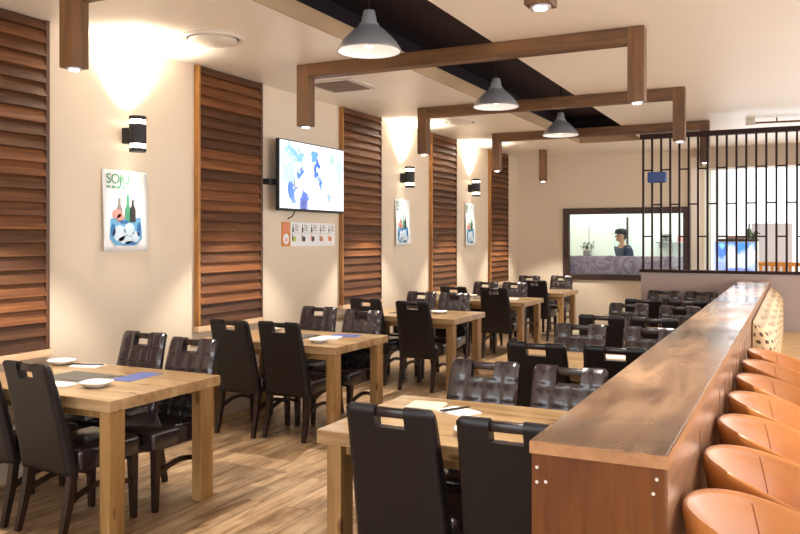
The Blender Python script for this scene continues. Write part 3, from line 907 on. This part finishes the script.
CH0 = make_chair()
used = [False]
def place(x, y, rz, lab):
    if not used[0]:
        used[0] = True
        CH0.location = (x, y, 0); CH0.rotation_euler = (0, 0, rz); CH0['label'] = lab
        return CH0
    return dup(CH0, (x, y, 0), rz, lab)
R = math.radians
rnd = random.Random(3)
for x, y, rz, lab in [
    (-3.593, 3.203, R(-4), 'dark leather chair, plain back showing, aisle seat at the first wall table'),
    (-4.100, 3.220, R(0), 'dark leather chair, plain back showing, wall seat at the first wall table'),
    (-3.525, 3.730, PI, 'dark leather chair, quilted front showing, aisle seat at the first wall table'),
    (-4.066, 3.850, PI, 'dark leather chair, quilted front showing, wall seat at the first wall table'),
    (-3.619, 5.479, R(0), 'dark leather chair, plain back showing, aisle seat at the second wall table'),
    (-4.059, 5.432, R(0), 'dark leather chair, plain back showing, wall seat at the second wall table'),
    (-3.525, 6.000, PI, 'dark leather chair, quilted front showing, aisle seat at the second wall table'),
    (-4.072, 6.140, PI, 'dark leather chair, quilted front showing, wall seat at the second wall table'),
    (-3.543, 7.758, R(0), 'dark leather chair, plain back showing, aisle seat at the third wall table'),
    (-4.170, 7.890, R(0), 'dark leather chair, plain back showing, wall seat at the third wall table'),
    (-3.626, 8.445, PI, 'dark leather chair, quilted front showing, aisle seat at the third wall table'),
    (-4.095, 8.509, PI, 'dark leather chair, quilted front showing, wall seat at the third wall table'),
    (-3.552, 10.248, R(0), 'dark leather chair, plain back showing, aisle seat at the fourth wall table'),
    (-4.133, 10.270, R(0), 'dark leather chair, plain back showing, wall seat at the fourth wall table'),
    (-3.733, 11.035, PI, 'dark leather chair, quilted front showing, aisle seat at the fourth wall table'),
    (-4.170, 10.958, PI, 'dark leather chair, quilted front showing, wall seat at the fourth wall table'),
    (-3.617, 12.290, R(0), 'dark leather chair, plain back showing, aisle seat at the last wall table'),
    (-3.645, 13.370, PI, 'dark leather chair, quilted front showing, aisle seat at the last wall table'),
    (-4.153, 13.117, PI, 'dark leather chair, quilted front showing, wall seat at the last wall table'),
    (-0.930, 3.060, R(0), 'dark leather chair, plain back showing, counter side of the first counter table'),
    (-1.417, 3.093, R(0), 'dark leather chair, plain back showing, aisle seat at the first counter table'),
    (-1.030, 3.680, PI, 'dark leather chair, quilted front showing, counter side of the first counter table'),
    (-1.482, 3.680, PI, 'dark leather chair, quilted front showing, aisle seat at the first counter table'),
    (-0.972, 5.201, R(0), 'dark leather chair, plain back showing, counter side of the second counter table'),
    (-1.452, 5.181, R(0), 'dark leather chair, plain back showing, aisle seat at the second counter table'),
    (-0.957, 5.710, PI, 'dark leather chair, quilted front showing, counter side of the second counter table'),
    (-1.459, 5.710, PI, 'dark leather chair, quilted front showing, aisle seat at the second counter table'),
    (-1.039, 7.115, R(0), 'dark leather chair, plain back showing, counter side of the third counter table'),
    (-1.479, 7.150, R(0), 'dark leather chair, plain back showing, aisle seat at the third counter table'),
    (-0.988, 7.735, PI, 'dark leather chair, quilted front showing, counter side of the third counter table'),
    (-1.492, 7.845, PI, 'dark leather chair, quilted front showing, aisle seat at the third counter table'),
    (-1.018, 9.140, R(0), 'dark leather chair, plain back showing, counter side of the last counter table'),
    (-1.458, 9.140, R(0), 'dark leather chair, plain back showing, aisle seat at the last counter table'),
    (-1.028, 10.050, PI, 'dark leather chair, quilted front showing, counter side of the last counter table'),
    (-1.468, 10.029, PI, 'dark leather chair, quilted front showing, aisle seat at the last counter table'),
]:
    place(x, y, rz + R(rnd.uniform(-1.2, 1.2)), lab)

# ------------------------------------------------------------------ table settings
def plate(x, y, s, rz, lab, z=0.75):
    b = B()
    prof = [(0.55, 0.0), (0.62, 0.003), (0.86, 0.017), (1.0, 0.026), (0.99, 0.030), (0.84, 0.022), (0.6, 0.009), (0.02, 0.007)]
    rings = []
    n = 32
    for r, zz in prof:
        ring = []
        for k in range(n):
            a = 2 * PI * k / n
            q = (abs(math.cos(a)) ** 3.2 + abs(math.sin(a)) ** 3.2) ** (-1 / 3.2)
            ring.append(b.verts.new((s * r * q * math.cos(a), s * r * q * math.sin(a), zz)))
        rings.append(ring)
    for q in range(len(rings) - 1):
        for k in range(n):
            b.faces.new((rings[q][k], rings[q][(k + 1) % n], rings[q + 1][(k + 1) % n], rings[q + 1][k]))
    b.faces.new(rings[0][::-1]); b.faces.new(rings[-1])
    o = obj('square_plate', b, M['white'], None, (x, y, z + 0.0005), smooth=50); o.rotation_euler = (0, 0, rz)
    return tag(o, lab, 'plate', 'white square side plates')
def napkin(x, y, w, d, rz, lab, mt='paper', z=0.7505):
    b = B(); box(b, -w / 2, w / 2, -d / 2, d / 2, 0, 0.004, 0.001); box(b, -w / 2 + 0.004, w / 2 - 0.008, -d / 2 + 0.004, d / 2, 0.004, 0.008, 0.001)
    o = obj('napkin', b, M[mt], None, (x, y, z)); o.rotation_euler = (0, 0, rz)
    return tag(o, lab, 'napkin', 'folded paper napkins')
def chopsticks(x, y, L, rz, lab, z=0.7595):
    t = thing('chopsticks', lab, 'chopsticks', (x, y, z), rz, 'pairs of chopsticks')
    for s in (-1, 1):
        b = B(); tube(b, [(-L / 2, s * 0.010, 0.004), (L / 2, s * 0.006, 0.004)], [0.004, 0.0025], 6)
        obj('stick', b, M['black'], t)
def mat_(x, y, w, d, rz, lab, mt):
    o = obj('placemat', bx(-w / 2, w / 2, -d / 2, d / 2, 0, 0.002), M[mt], None, (x, y, 0.7503)); o.rotation_euler = (0, 0, rz)
    return tag(o, lab, 'placemat', 'printed paper placemats')
plate(-4.42, 4.02 - 0.24, 0.085, 0.1, 'white square plate on the first wall table, towards the shutters')
plate(-3.58, 3.30, 0.085, 0.2, 'white square plate on the first wall table, close to its aisle corner')
napkin(-4.20, 3.80, 0.20, 0.13, 0.2, 'white napkin lying beside the plate deep on the first wall table')
chopsticks(-4.20, 3.80, 0.23, 0.3, 'dark chopsticks on the napkin deep on the first wall table')
napkin(-3.83, 3.235, 0.22, 0.12, 0.1, 'white napkin between the chair and plate on the first wall table')
mat_(-3.61, 3.64, 0.16, 0.30, 0.05, 'blue strip standing in for the blue-lit grill border of the first wall table', 'blue_paper')  # added blue sheet stands in for blue light on the grill border
plate(-3.47, 5.50, 0.075, 0.2, 'white square plate on the second wall table, aisle end')
mat_(-3.50, 5.98, 0.26, 0.16, 0.1, 'blue printed mat at the far edge of the second wall table', 'blue_paper')
napkin(-3.55, 5.78, 0.2, 0.17, 0.25, 'white paper beside the blue mat on the second wall table')
napkin(-3.72, 5.42, 0.2, 0.12, 0.0, 'white napkin by the near chairs of the second wall table')
plate(-4.30, 6.05, 0.085, 0.0, 'white square plate on the second wall table, towards the wall')
plate(-3.58, 8.2, 0.09, 0.1, 'white square plate on the third wall table')
napkin(-3.54, 10.6, 0.2, 0.14, 0.1, 'white napkin on the fourth wall table')
plate(-4.2, 10.75, 0.09, 0.1, 'white square plate on the fourth wall table, by its wall seat')
napkin(-1.67, 3.66, 0.18, 0.17, 0.15, 'cream folded napkin on the first counter table', 'cream_paper')
napkin(-1.47, 3.60, 0.19, 0.13, -0.4, 'white napkin under chopsticks on the first counter table')
chopsticks(-1.49, 3.61, 0.17, 1.05, 'dark chopsticks laid on the napkin of the first counter table')
plate(-1.25, 3.21, 0.075, 0.3, 'white square plate between the near chairs of the first counter table')
napkin(-1.17, 5.72, 0.20, 0.15, 0.1, 'white napkin on the second counter table, between its chair backs')

# ------------------------------------------------------------------ tan tub chairs
def make_tub():
    t = thing('tub_chair', 'x', 'tub chair', (0, 0, 0), 0, 'tan leather tub chairs along the counter')
    n = 48
    a, c = 0.31, 0.256
    def rimz(th):
        return 0.922 - 0.24 * ((1 + math.cos(th)) / 2) ** 1.4
    prof = [(0.50, None, 0.47), (0.62, None, 0.475), (0.72, None, 0.52), (0.86, 0.22, None), (0.955, 0.10, None), (0.99, 0.045, None), (1.0, 0.024, None), (0.994, 0.008, None), (0.978, 0.0, None), (0.955, 0.002, None), (0.935, 0.012, None), (0.925, 0.022, None), (0.90, 0.034, None), (0.82, 0.085, None), (0.74, 0.15, None), (0.62, None, 0.61), (0.45, None, 0.59), (0.2, None, 0.59)]
    b = B()
    rings = []
    for r, drop, z in prof:
        ring = []
        for k in range(n):
            th = 2 * PI * k / n
            zz = z if drop is None else max(rimz(th) - drop * (0.6 if math.cos(th) > 0 else 1.0), 0.53 if r > 0.7 else 0.6)
            ring.append(b.verts.new((a * r * math.cos(th), c * r * math.sin(th), zz)))
        rings.append(ring)
    for q in range(len(rings) - 1):
        for k in range(n):
            b.faces.new((rings[q][k], rings[q][(k + 1) % n], rings[q + 1][(k + 1) % n], rings[q + 1][k]))
    b.faces.new(rings[0][::-1]); b.faces.new(rings[-1])
    obj('shell', b, M['tan'], t, smooth=True)
    for th in (R(122), R(-122)):
        b = B()
        pts = []
        for r, drop in ((0.925, 0.021), (0.90, 0.033), (0.82, 0.084), (0.74, 0.149)):
            pts.append((a * r * math.cos(th) , c * r * math.sin(th), rimz(th) - drop))
        pts.append((a * 0.62 * math.cos(th), c * 0.62 * math.sin(th), 0.611))
        tube(b, pts, 0.0022, 6)
        obj('seam', b, M['seam'], t)
    b = B(); lathe(b, [(0.03, 0.02), (0.03, 0.47)], 16)
    obj('pedestal', b, M['steel'], t, smooth=40)
    b = B(); lathe(b, [(0.21, 0.0), (0.21, 0.012), (0.05, 0.03)], 32)
    obj('base', b, M['steel'], t, smooth=40)
    return t
tub = make_tub()
tl = ['first', 'second', 'third', 'fourth', 'fifth', 'sixth', 'seventh']
for i in range(7):
    lab = 'tan leather tub chair, %s in the row along the counter counting from the viewer' % tl[i]
    loc = (BX1 + 0.006 + 0.31, 2.19 + 0.517 * i, 0)
    if i == 0:
        tub.location = loc; tub['label'] = lab
    else:
        dup(tub, loc, 0, lab)

# ------------------------------------------------------------------ cream banquette
t = thing('banquette_bench', 'cream banquette with honeycomb tufted back against the counter and partition', 'bench', (0, 0, 0))
def sgp(v, p): return math.copysign(abs(v) ** p, v)
for q in range(7):
    ya = 6.05 + q * 0.627; yb = ya + 0.622
    b = B()
    ny, nz_ = 110, 64
    g = []; hole = {}
    hz = 0.062
    prof_ = []
    for i in range(ny + 1):
        th = PI * (1 - i / ny)
        prof_.append(((ya + yb) / 2 + (yb - ya) / 2 * sgp(math.cos(th), 0.62), 0.14 * abs(math.sin(th)) ** 0.62))
    arc = [0.0]
    for i in range(ny):
        arc.append(arc[-1] + math.hypot(prof_[i + 1][0] - prof_[i][0], prof_[i + 1][1] - prof_[i][1]))
    for j in range(nz_ + 1):
        row = []
        sj = j / nz_
        z = 0.50 + 0.52 * sj
        top = 1 - max(0, (sj - 0.66) / 0.34) ** 2.2
        for i in range(ny + 1):
            rr = int(math.floor((z - 0.5) / (hz * 0.87)))
            best = 9
            for dr in (-1, 0, 1, 2):
                cz = 0.5 + (rr + dr) * hz * 0.87
                fy = (arc[i] / hz - 0.5 * ((rr + dr) % 2)); fy -= round(fy)
                best = min(best, math.hypot(fy * hz, z - cz))
            row.append(b.verts.new((BX1 + 0.012 + prof_[i][1] * top, prof_[i][0], z)))
            hole[(i, j)] = best < 0.0185
        g.append(row)
    for j in range(nz_):
        for i in range(ny):
            f_ = b.faces.new((g[j][i], g[j][i + 1], g[j + 1][i + 1], g[j + 1][i]))
            f_.material_index = 1 if hole[(i, j)] and hole[(i + 1, j + 1)] else 0  # dark brown on flat faces stands in for shade inside the holes
    # back side and ends
    for i in (0, ny):
        bk = [b.verts.new((BX1 + 0.006, g[j][i].co.y, g[j][i].co.z)) for j in range(nz_ + 1)]
        for j in range(nz_):
            b.faces.new((g[j][i], g[j + 1][i], bk[j + 1], bk[j]))
        if i == 0: b0 = bk
        else: b1 = bk
    b.faces.new(b0 + b1[::-1])
    b.faces.new([b0[-1]] + [v for v in g[-1]] + [b1[-1]])
    obj('backrest', b, [M['cream'], M['weave_hole_shade']], t, smooth=50)
obj('seat', bx(BX1 + 0.02, 0.62, 6.05, 10.44, 0.34, 0.50, 0.03, 3), M['cream'], t, smooth=True)
obj('base', bx(BX1 + 0.02, 0.55, 6.08, 10.42, 0.0, 0.34), M['dark_timber'], t)

# ------------------------------------------------------------------ kitchen contents and chef
struct('kitchen_counter_wall', bx(KX0 - 0.2, KX1 + 0.2, FY + 0.16, FY + 0.24, 0.0, 1.28), M['marble'], 'purple grey marble counter front behind the serving window', 'counter')
t = thing('kitchen_worktop', 'steel kitchen worktop on the back wall behind the chef', 'worktop', (-2.9, 16.8, 0))
obj('top', bx(-0.40, 1.4, -0.35, 0.35, 0.86, 0.9, 0.005), M['steel'], t)
obj('body', bx(-0.39, 1.38, -0.3, 0.35, 0, 0.86), M['steel'], t)
t = thing('wall_shelf', 'steel kitchen shelf of pots on the back wall', 'shelf', (-2.05, 17.02, 1.52))
obj('board', bx(-0.5, 0.5, -0.17, 0.17, -0.02, 0.0), M['steel'], t)
for x in (-0.42, 0.42):
    obj('bracket', bx(x - 0.01, x + 0.01, -0.14, 0.17, -0.12, -0.02), M['steel'], t)
for k, (x, rr, hh, mt) in enumerate(((-2.35, 0.10, 0.16, 'steel'), (-2.07, 0.08, 0.12, 'pink'), (-1.80, 0.11, 0.2, 'steel'))):
    b = B(); lathe(b, [(rr * .95, 0), (rr, 0.01), (rr, hh), (rr * 0.93, hh), (rr * 0.93, 0.02)], 20)
    o = obj('stock_pot', b, M[mt], None, (x, 17.0, 1.521), smooth=40)
    tag(o, ['steel pot at the shutter end of the kitchen shelf', 'reddish pot in the middle of the kitchen shelf', 'tall steel pot at the corner end of the kitchen shelf'][k], 'pot', 'pots on the kitchen shelf')
o = obj('potted_herbs', bx(-.07, .07, -.07, .07, 0, 0.1, 0.01), M['steel'], None, (-3.40, FY + 0.42, 1.281))
tag(o, 'dark green herbs in a pot on the marble counter left of the chef', 'plant')
b = B()
for k in range(60):
    a, rr = rnd.uniform(0, 2 * PI), rnd.uniform(0.0, 0.13)
    p = Vector((rr * math.cos(a), rr * 0.5 * math.sin(a), 0.1 + rnd.uniform(0.02, 0.14)))
    d = Vector((rnd.uniform(-1, 1), rnd.uniform(-1, 1), rnd.uniform(0, 1))).normalized() * 0.035
    s = d.cross(Vector((0, 0, 1))).normalized() * 0.012
    vs = [b.verts.new(p - d), b.verts.new(p + s), b.verts.new(p + d), b.verts.new(p - s)]
    b.faces.new(vs)
obj('leaves', b, M['plant'], o)
obj('counter_ledge_slab', bx(-3.6, -3.0, FY + 0.25, FY + 0.6, 1.24, 1.28), M['steel'], None)
tag(bpy.data.objects['counter_ledge_slab'], 'steel shelf behind the marble front carrying the herbs', 'shelf')
bpy.data.objects['counter_ledge_slab'].name = 'pass_shelf'

t = thing('upright_fridge', 'pale steel two door upright fridge at the wall side of the kitchen', 'fridge', (-3.85, 16.9, 0))
obj('cabinet', bx(-0.52, 0.52, -0.25, 0.28, 0, 1.93, 0.01), M['kitchen'], t)
for x0, x1 in ((-0.51, -0.006), (0.006, 0.51)):
    d_ = obj('door', bx(x0, x1, -0.29, -0.251, 0.08, 1.90, 0.008), M['kitchen'], t)
    xh = x1 - 0.05 if x0 < -0.1 else x0 + 0.05
    obj('handle', bx(xh - 0.012, xh + 0.012, -0.33, -0.291, 0.95, 1.45, 0.004), M['steel'], d_)
def skin_body(name, verts, edges, root, mat, parent=None, sub=2, rotz=0):
    me = bpy.data.meshes.new(name)
    me.from_pydata([v[0] for v in verts], edges, [])
    o = bpy.data.objects.new(name, me)
    COL.objects.link(o)
    if parent is not None: o.parent = parent
    m = o.modifiers.new('skin', 'SKIN'); m.use_smooth_shade = True
    for i, v in enumerate(verts):
        sv = me.skin_vertices[0].data[i]
        r = v[1] if isinstance(v[1], tuple) else (v[1], v[1])
        sv.radius = r
        sv.use_root = (i == root)
    s = o.modifiers.new('sub', 'SUBSURF'); s.levels = sub; s.render_levels = sub
    dg = bpy.context.evaluated_depsgraph_get()
    me2 = bpy.data.meshes.new_from_object(o.evaluated_get(dg))
    o.modifiers.clear(); o.data = me2
    me2.materials.clear(); me2.materials.append(mat)
    for p in me2.polygons: p.use_smooth = True
    return o

# chef: local frame faces -x (towards the left of the window), standing
P = thing('person', 'person in navy shirt and dark cap behind the kitchen window', 'person', (-2.83, 14.95, 0), R(38))
V, E = [], []
def av(p, r, prev=None):
    V.append((p, r)); i = len(V) - 1
    if prev is not None: E.append((prev, i))
    return i
pel = av((0.02, 0, 0.93), (0.15, 0.12))
wst = av((0.03, 0, 1.08), (0.14, 0.11), pel)
che = av((0.02, 0, 1.28), (0.16, 0.12), wst)
upc = av((0.0, 0, 1.40), (0.13, 0.10), che)
nk = av((-0.03, 0, 1.48), 0.055, upc)
hd = av((-0.055, 0, 1.56), (0.075, 0.07), nk)
hd2 = av((-0.06, 0, 1.64), (0.098, 0.08), hd)
hd3 = av((-0.05, 0, 1.71), (0.075, 0.065), hd2)
for s in (-1, 1):
    hp = av((0.02, s * 0.09, 0.88), 0.09, pel)
    kn = av((0.0, s * 0.10, 0.49), 0.062, hp)
    an = av((0.03, s * 0.105, 0.09), 0.042, kn)
    ft = av((-0.13, s * 0.115, 0.035), (0.04, 0.03), an)
    sh = av((0.01, s * 0.19, 1.40), 0.062, upc)
    el = av((0.03, s * 0.25, 1.13), 0.046, sh)
    wr = av((-0.18, s * 0.20, 1.02), 0.030, el)
    pm = av((-0.25, s * 0.185, 1.00), (0.034, 0.022), wr)
    for f in range(4):
        yy = s * (0.155 + 0.02 * f)
        L = (0.05, 0.06, 0.057, 0.045)[f]
        k1 = av((-0.275, yy, 1.0), 0.010, pm)
        k2 = av((-0.275 - L * 0.6, yy, 0.99), 0.009, k1)
        av((-0.275 - L, yy, 0.965), 0.008, k2)
    t1 = av((-0.225, s * 0.150, 0.995), 0.012, pm)
    av((-0.255, s * 0.135, 0.985), 0.009, t1)
body = skin_body('body', V, E, pel, M['skin'], P)
# clothes and head details
sv = [((0.02, 0, 0.92), (0.165, 0.135)), ((0.03, 0, 1.08), (0.158, 0.128)), ((0.02, 0, 1.28), (0.178, 0.138)), ((0.0, 0, 1.41), (0.14, 0.11)), ((-0.022, 0, 1.465), (0.068, 0.068)),
      ((0.01, -0.19, 1.405), 0.078), ((0.022, -0.225, 1.24), 0.07), ((0.01, 0.19, 1.405), 0.078), ((0.022, 0.225, 1.24), 0.07)]
skin_body('shirt', sv, [(0, 1), (1, 2), (2, 3), (3, 4), (3, 5), (5, 6), (3, 7), (7, 8)], 0, M['navy'], P)
tv_ = [((0.02, 0, 0.92), (0.16, 0.13)), ((0.02, -0.09, 0.86), 0.105), ((0.0, -0.10, 0.49), 0.08), ((0.03, -0.105, 0.10), 0.066), ((0.02, 0.09, 0.86), 0.105), ((0.0, 0.10, 0.49), 0.08), ((0.03, 0.105, 0.10), 0.066)]
skin_body('trousers', tv_, [(0, 1), (1, 2), (2, 3), (0, 4), (4, 5), (5, 6)], 0, M['cap'], P)
b = B()
lathe(b, [(0.100, 0.0), (0.103, 0.02), (0.098, 0.06), (0.075, 0.09), (0.02, 0.102)], 28, sx=1.12, sy=0.92, cen=(-0.05, 0, 1.675))
prism(b, [(-0.14 - 0.0, -0.07), (-0.20, -0.045), (-0.215, 0), (-0.20, 0.045), (-0.14, 0.07)], 1.682, 1.69, 2)
obj('cap', b, M['cap'], P, smooth=50)
b = B()
bmesh.ops.create_uvsphere(b, u_segments=20, v_segments=12, radius=0.1)
for v in b.verts:
    v.co = Vector((-0.035 + v.co.x * 0.95, v.co.y * 0.86, 1.635 + v.co.z * 0.85))
dl = [v for v in b.verts if v.co.x < -0.07]
bmesh.ops.delete(b, geom=dl, context='VERTS')
obj('hair', b, M['hair'], P, smooth=True)
for s in (-1, 1):
    b = B(); bmesh.ops.create_uvsphere(b, u_segments=10, v_segments=6, radius=0.011); bmesh.ops.translate(b, verts=b.verts, vec=(-0.142, s * 0.032, 1.645)); obj('eye', b, M['hair'], P, smooth=True)
    b = B(); bmesh.ops.create_uvsphere(b, u_segments=10, v_segments=8, radius=0.03)
    for v in b.verts: v.co = Vector((v.co.x * 0.7 - 0.05, v.co.y * 0.4 + s * 0.084, v.co.z * 1.1 + 1.625))
    obj('ear', b, M['skin'], P, smooth=True)
b = B(); prism(b, [(-0.135, 1.66), (-0.175, 1.61), (-0.135, 1.60)], -0.014, 0.014, 1); obj('nose', b, M['skin'], P)
obj('mouth', bx(-0.146, -0.128, -0.024, 0.024, 1.568, 1.577), M['pink'], P)

# ------------------------------------------------------------------ beyond the lattice
t = thing('display_fridge', 'low display counter with lit blue and white picture front behind the lattice', 'display counter', (-0.80, 13.0, 0))
obj('body', bx(-0.30, 0.30, 0.0, 0.5, 0, 1.55, 0.01), M['kitchen'], t)
bl = []
K2 = lambda x, z, rx, rz, c: bl.append((0, z, -rx, rz, srgb(*c), x))
K2(0, 1.50, .34, .14, (40, 130, 226)); K2(-.2, 1.42, .10, .16, (58, 120, 220)); K2(.1, 1.25, .22, .12, (200, 214, 246)); K2(-.05, 1.30, .10, .22, (240, 244, 255)); K2(.22, 1.36, .06, .18, (220, 230, 250)); K2(.0, 1.1, .3, .06, (120, 140, 226)); K2(-.22, 1.15, .07, .12, (150, 168, 232)); K2(-.2, 1.48, .05, .05, (130, 200, 245))
obj('picture_front', bx(-0.295, 0.265, -0.012, -0.001, 0.95, 1.53), picture_mat('counter_front_picture', bl, srgb(170, 190, 240), 1.1, 0.14, 7.0), t)
obj('worktop', bx(-0.27, 0.30, -0.03, 0.5, 1.551, 1.585, 0.006), M['frame_dark'], t)
o = obj('serving_tray', bx(-0.12, 0.14, -0.1, 0.1, 0, 0.05, 0.015), plain('tray_tan', srgb(176, 140, 120), 0.5), None, (-0.82, 13.2, 1.586)); tag(o, 'low tan tray on the display counter behind the lattice', 'tray')
b = B(); lathe(b, [(0.028, 0), (0.03, 0.01), (0.03, 0.13), (0.012, 0.17), (0.012, 0.22), (0.014, 0.23)], 14)
o = obj('bottle', b, M['plant'], None, (-0.80 + 0.06, 13.1, 1.586 + 0.0), smooth=40); o.location = (-0.62, 13.1, 1.586); tag(o, 'dark green bottle on the display counter behind the lattice', 'bottle')
b = B()
for k in range(9):
    a = k * 0.7
    tube(b, [(0.0, 0, 0.04), (0.06 * math.cos(a), 0.05 * math.sin(a), 0.09 + 0.012 * (k % 3)), (0.10 * math.cos(a), 0.08 * math.sin(a), 0.07)], [0.008, 0.012, 0.002], 5)
lathe(b, [(0.035, 0), (0.045, 0.05)], 14)
o = obj('potted_plant', b, M['plant'], None, (-0.56, 13.3, 1.586)); tag(o, 'tiny dark plant at the end of the display counter', 'plant')
t = thing('room_divider', 'pale grey lavender upright divider panel behind the display counter', 'divider', (-0.33, 13.75, 0))
obj('panel', bx(-0.29, 0.30, -0.02, 0.02, 0.05, 1.83, 0.006), paint('lavender_grey', srgb(222, 220, 226), 0.5), t)
obj('foot', bx(-0.25, 0.25, -0.15, 0.15, 0.0, 0.05, 0.005), M['steel'], t)
# orange slatted seat backs on a low counter
t = thing('orange_bench', 'low orange slatted bench back behind the lattice, beside the display counter', 'bench', (-0.18, 12.6, 0))
obj('seat', bx(-0.30, 0.62, -0.2, 0.2, 0.40, 0.46, 0.01), M['amber'], t)
b = B()
for k in range(12):
    box(b, -0.29 + k * 0.077, -0.25 + k * 0.077, 0.16, 0.185, 0.46, 1.20 + 0.03 * (k % 2))
obj('back_slats', b, M['amber'], t)
obj('back_rail', bx(-0.30, 0.62, 0.15, 0.19, 1.19, 1.25, 0.01), M['amber'], t)
for x in (-0.26, 0.58):
    for y in (-0.16, 0.16):
        obj('leg', bx(x - 0.02, x + 0.02, y - 0.02, y + 0.02, 0, 0.40), M['amber'], t)
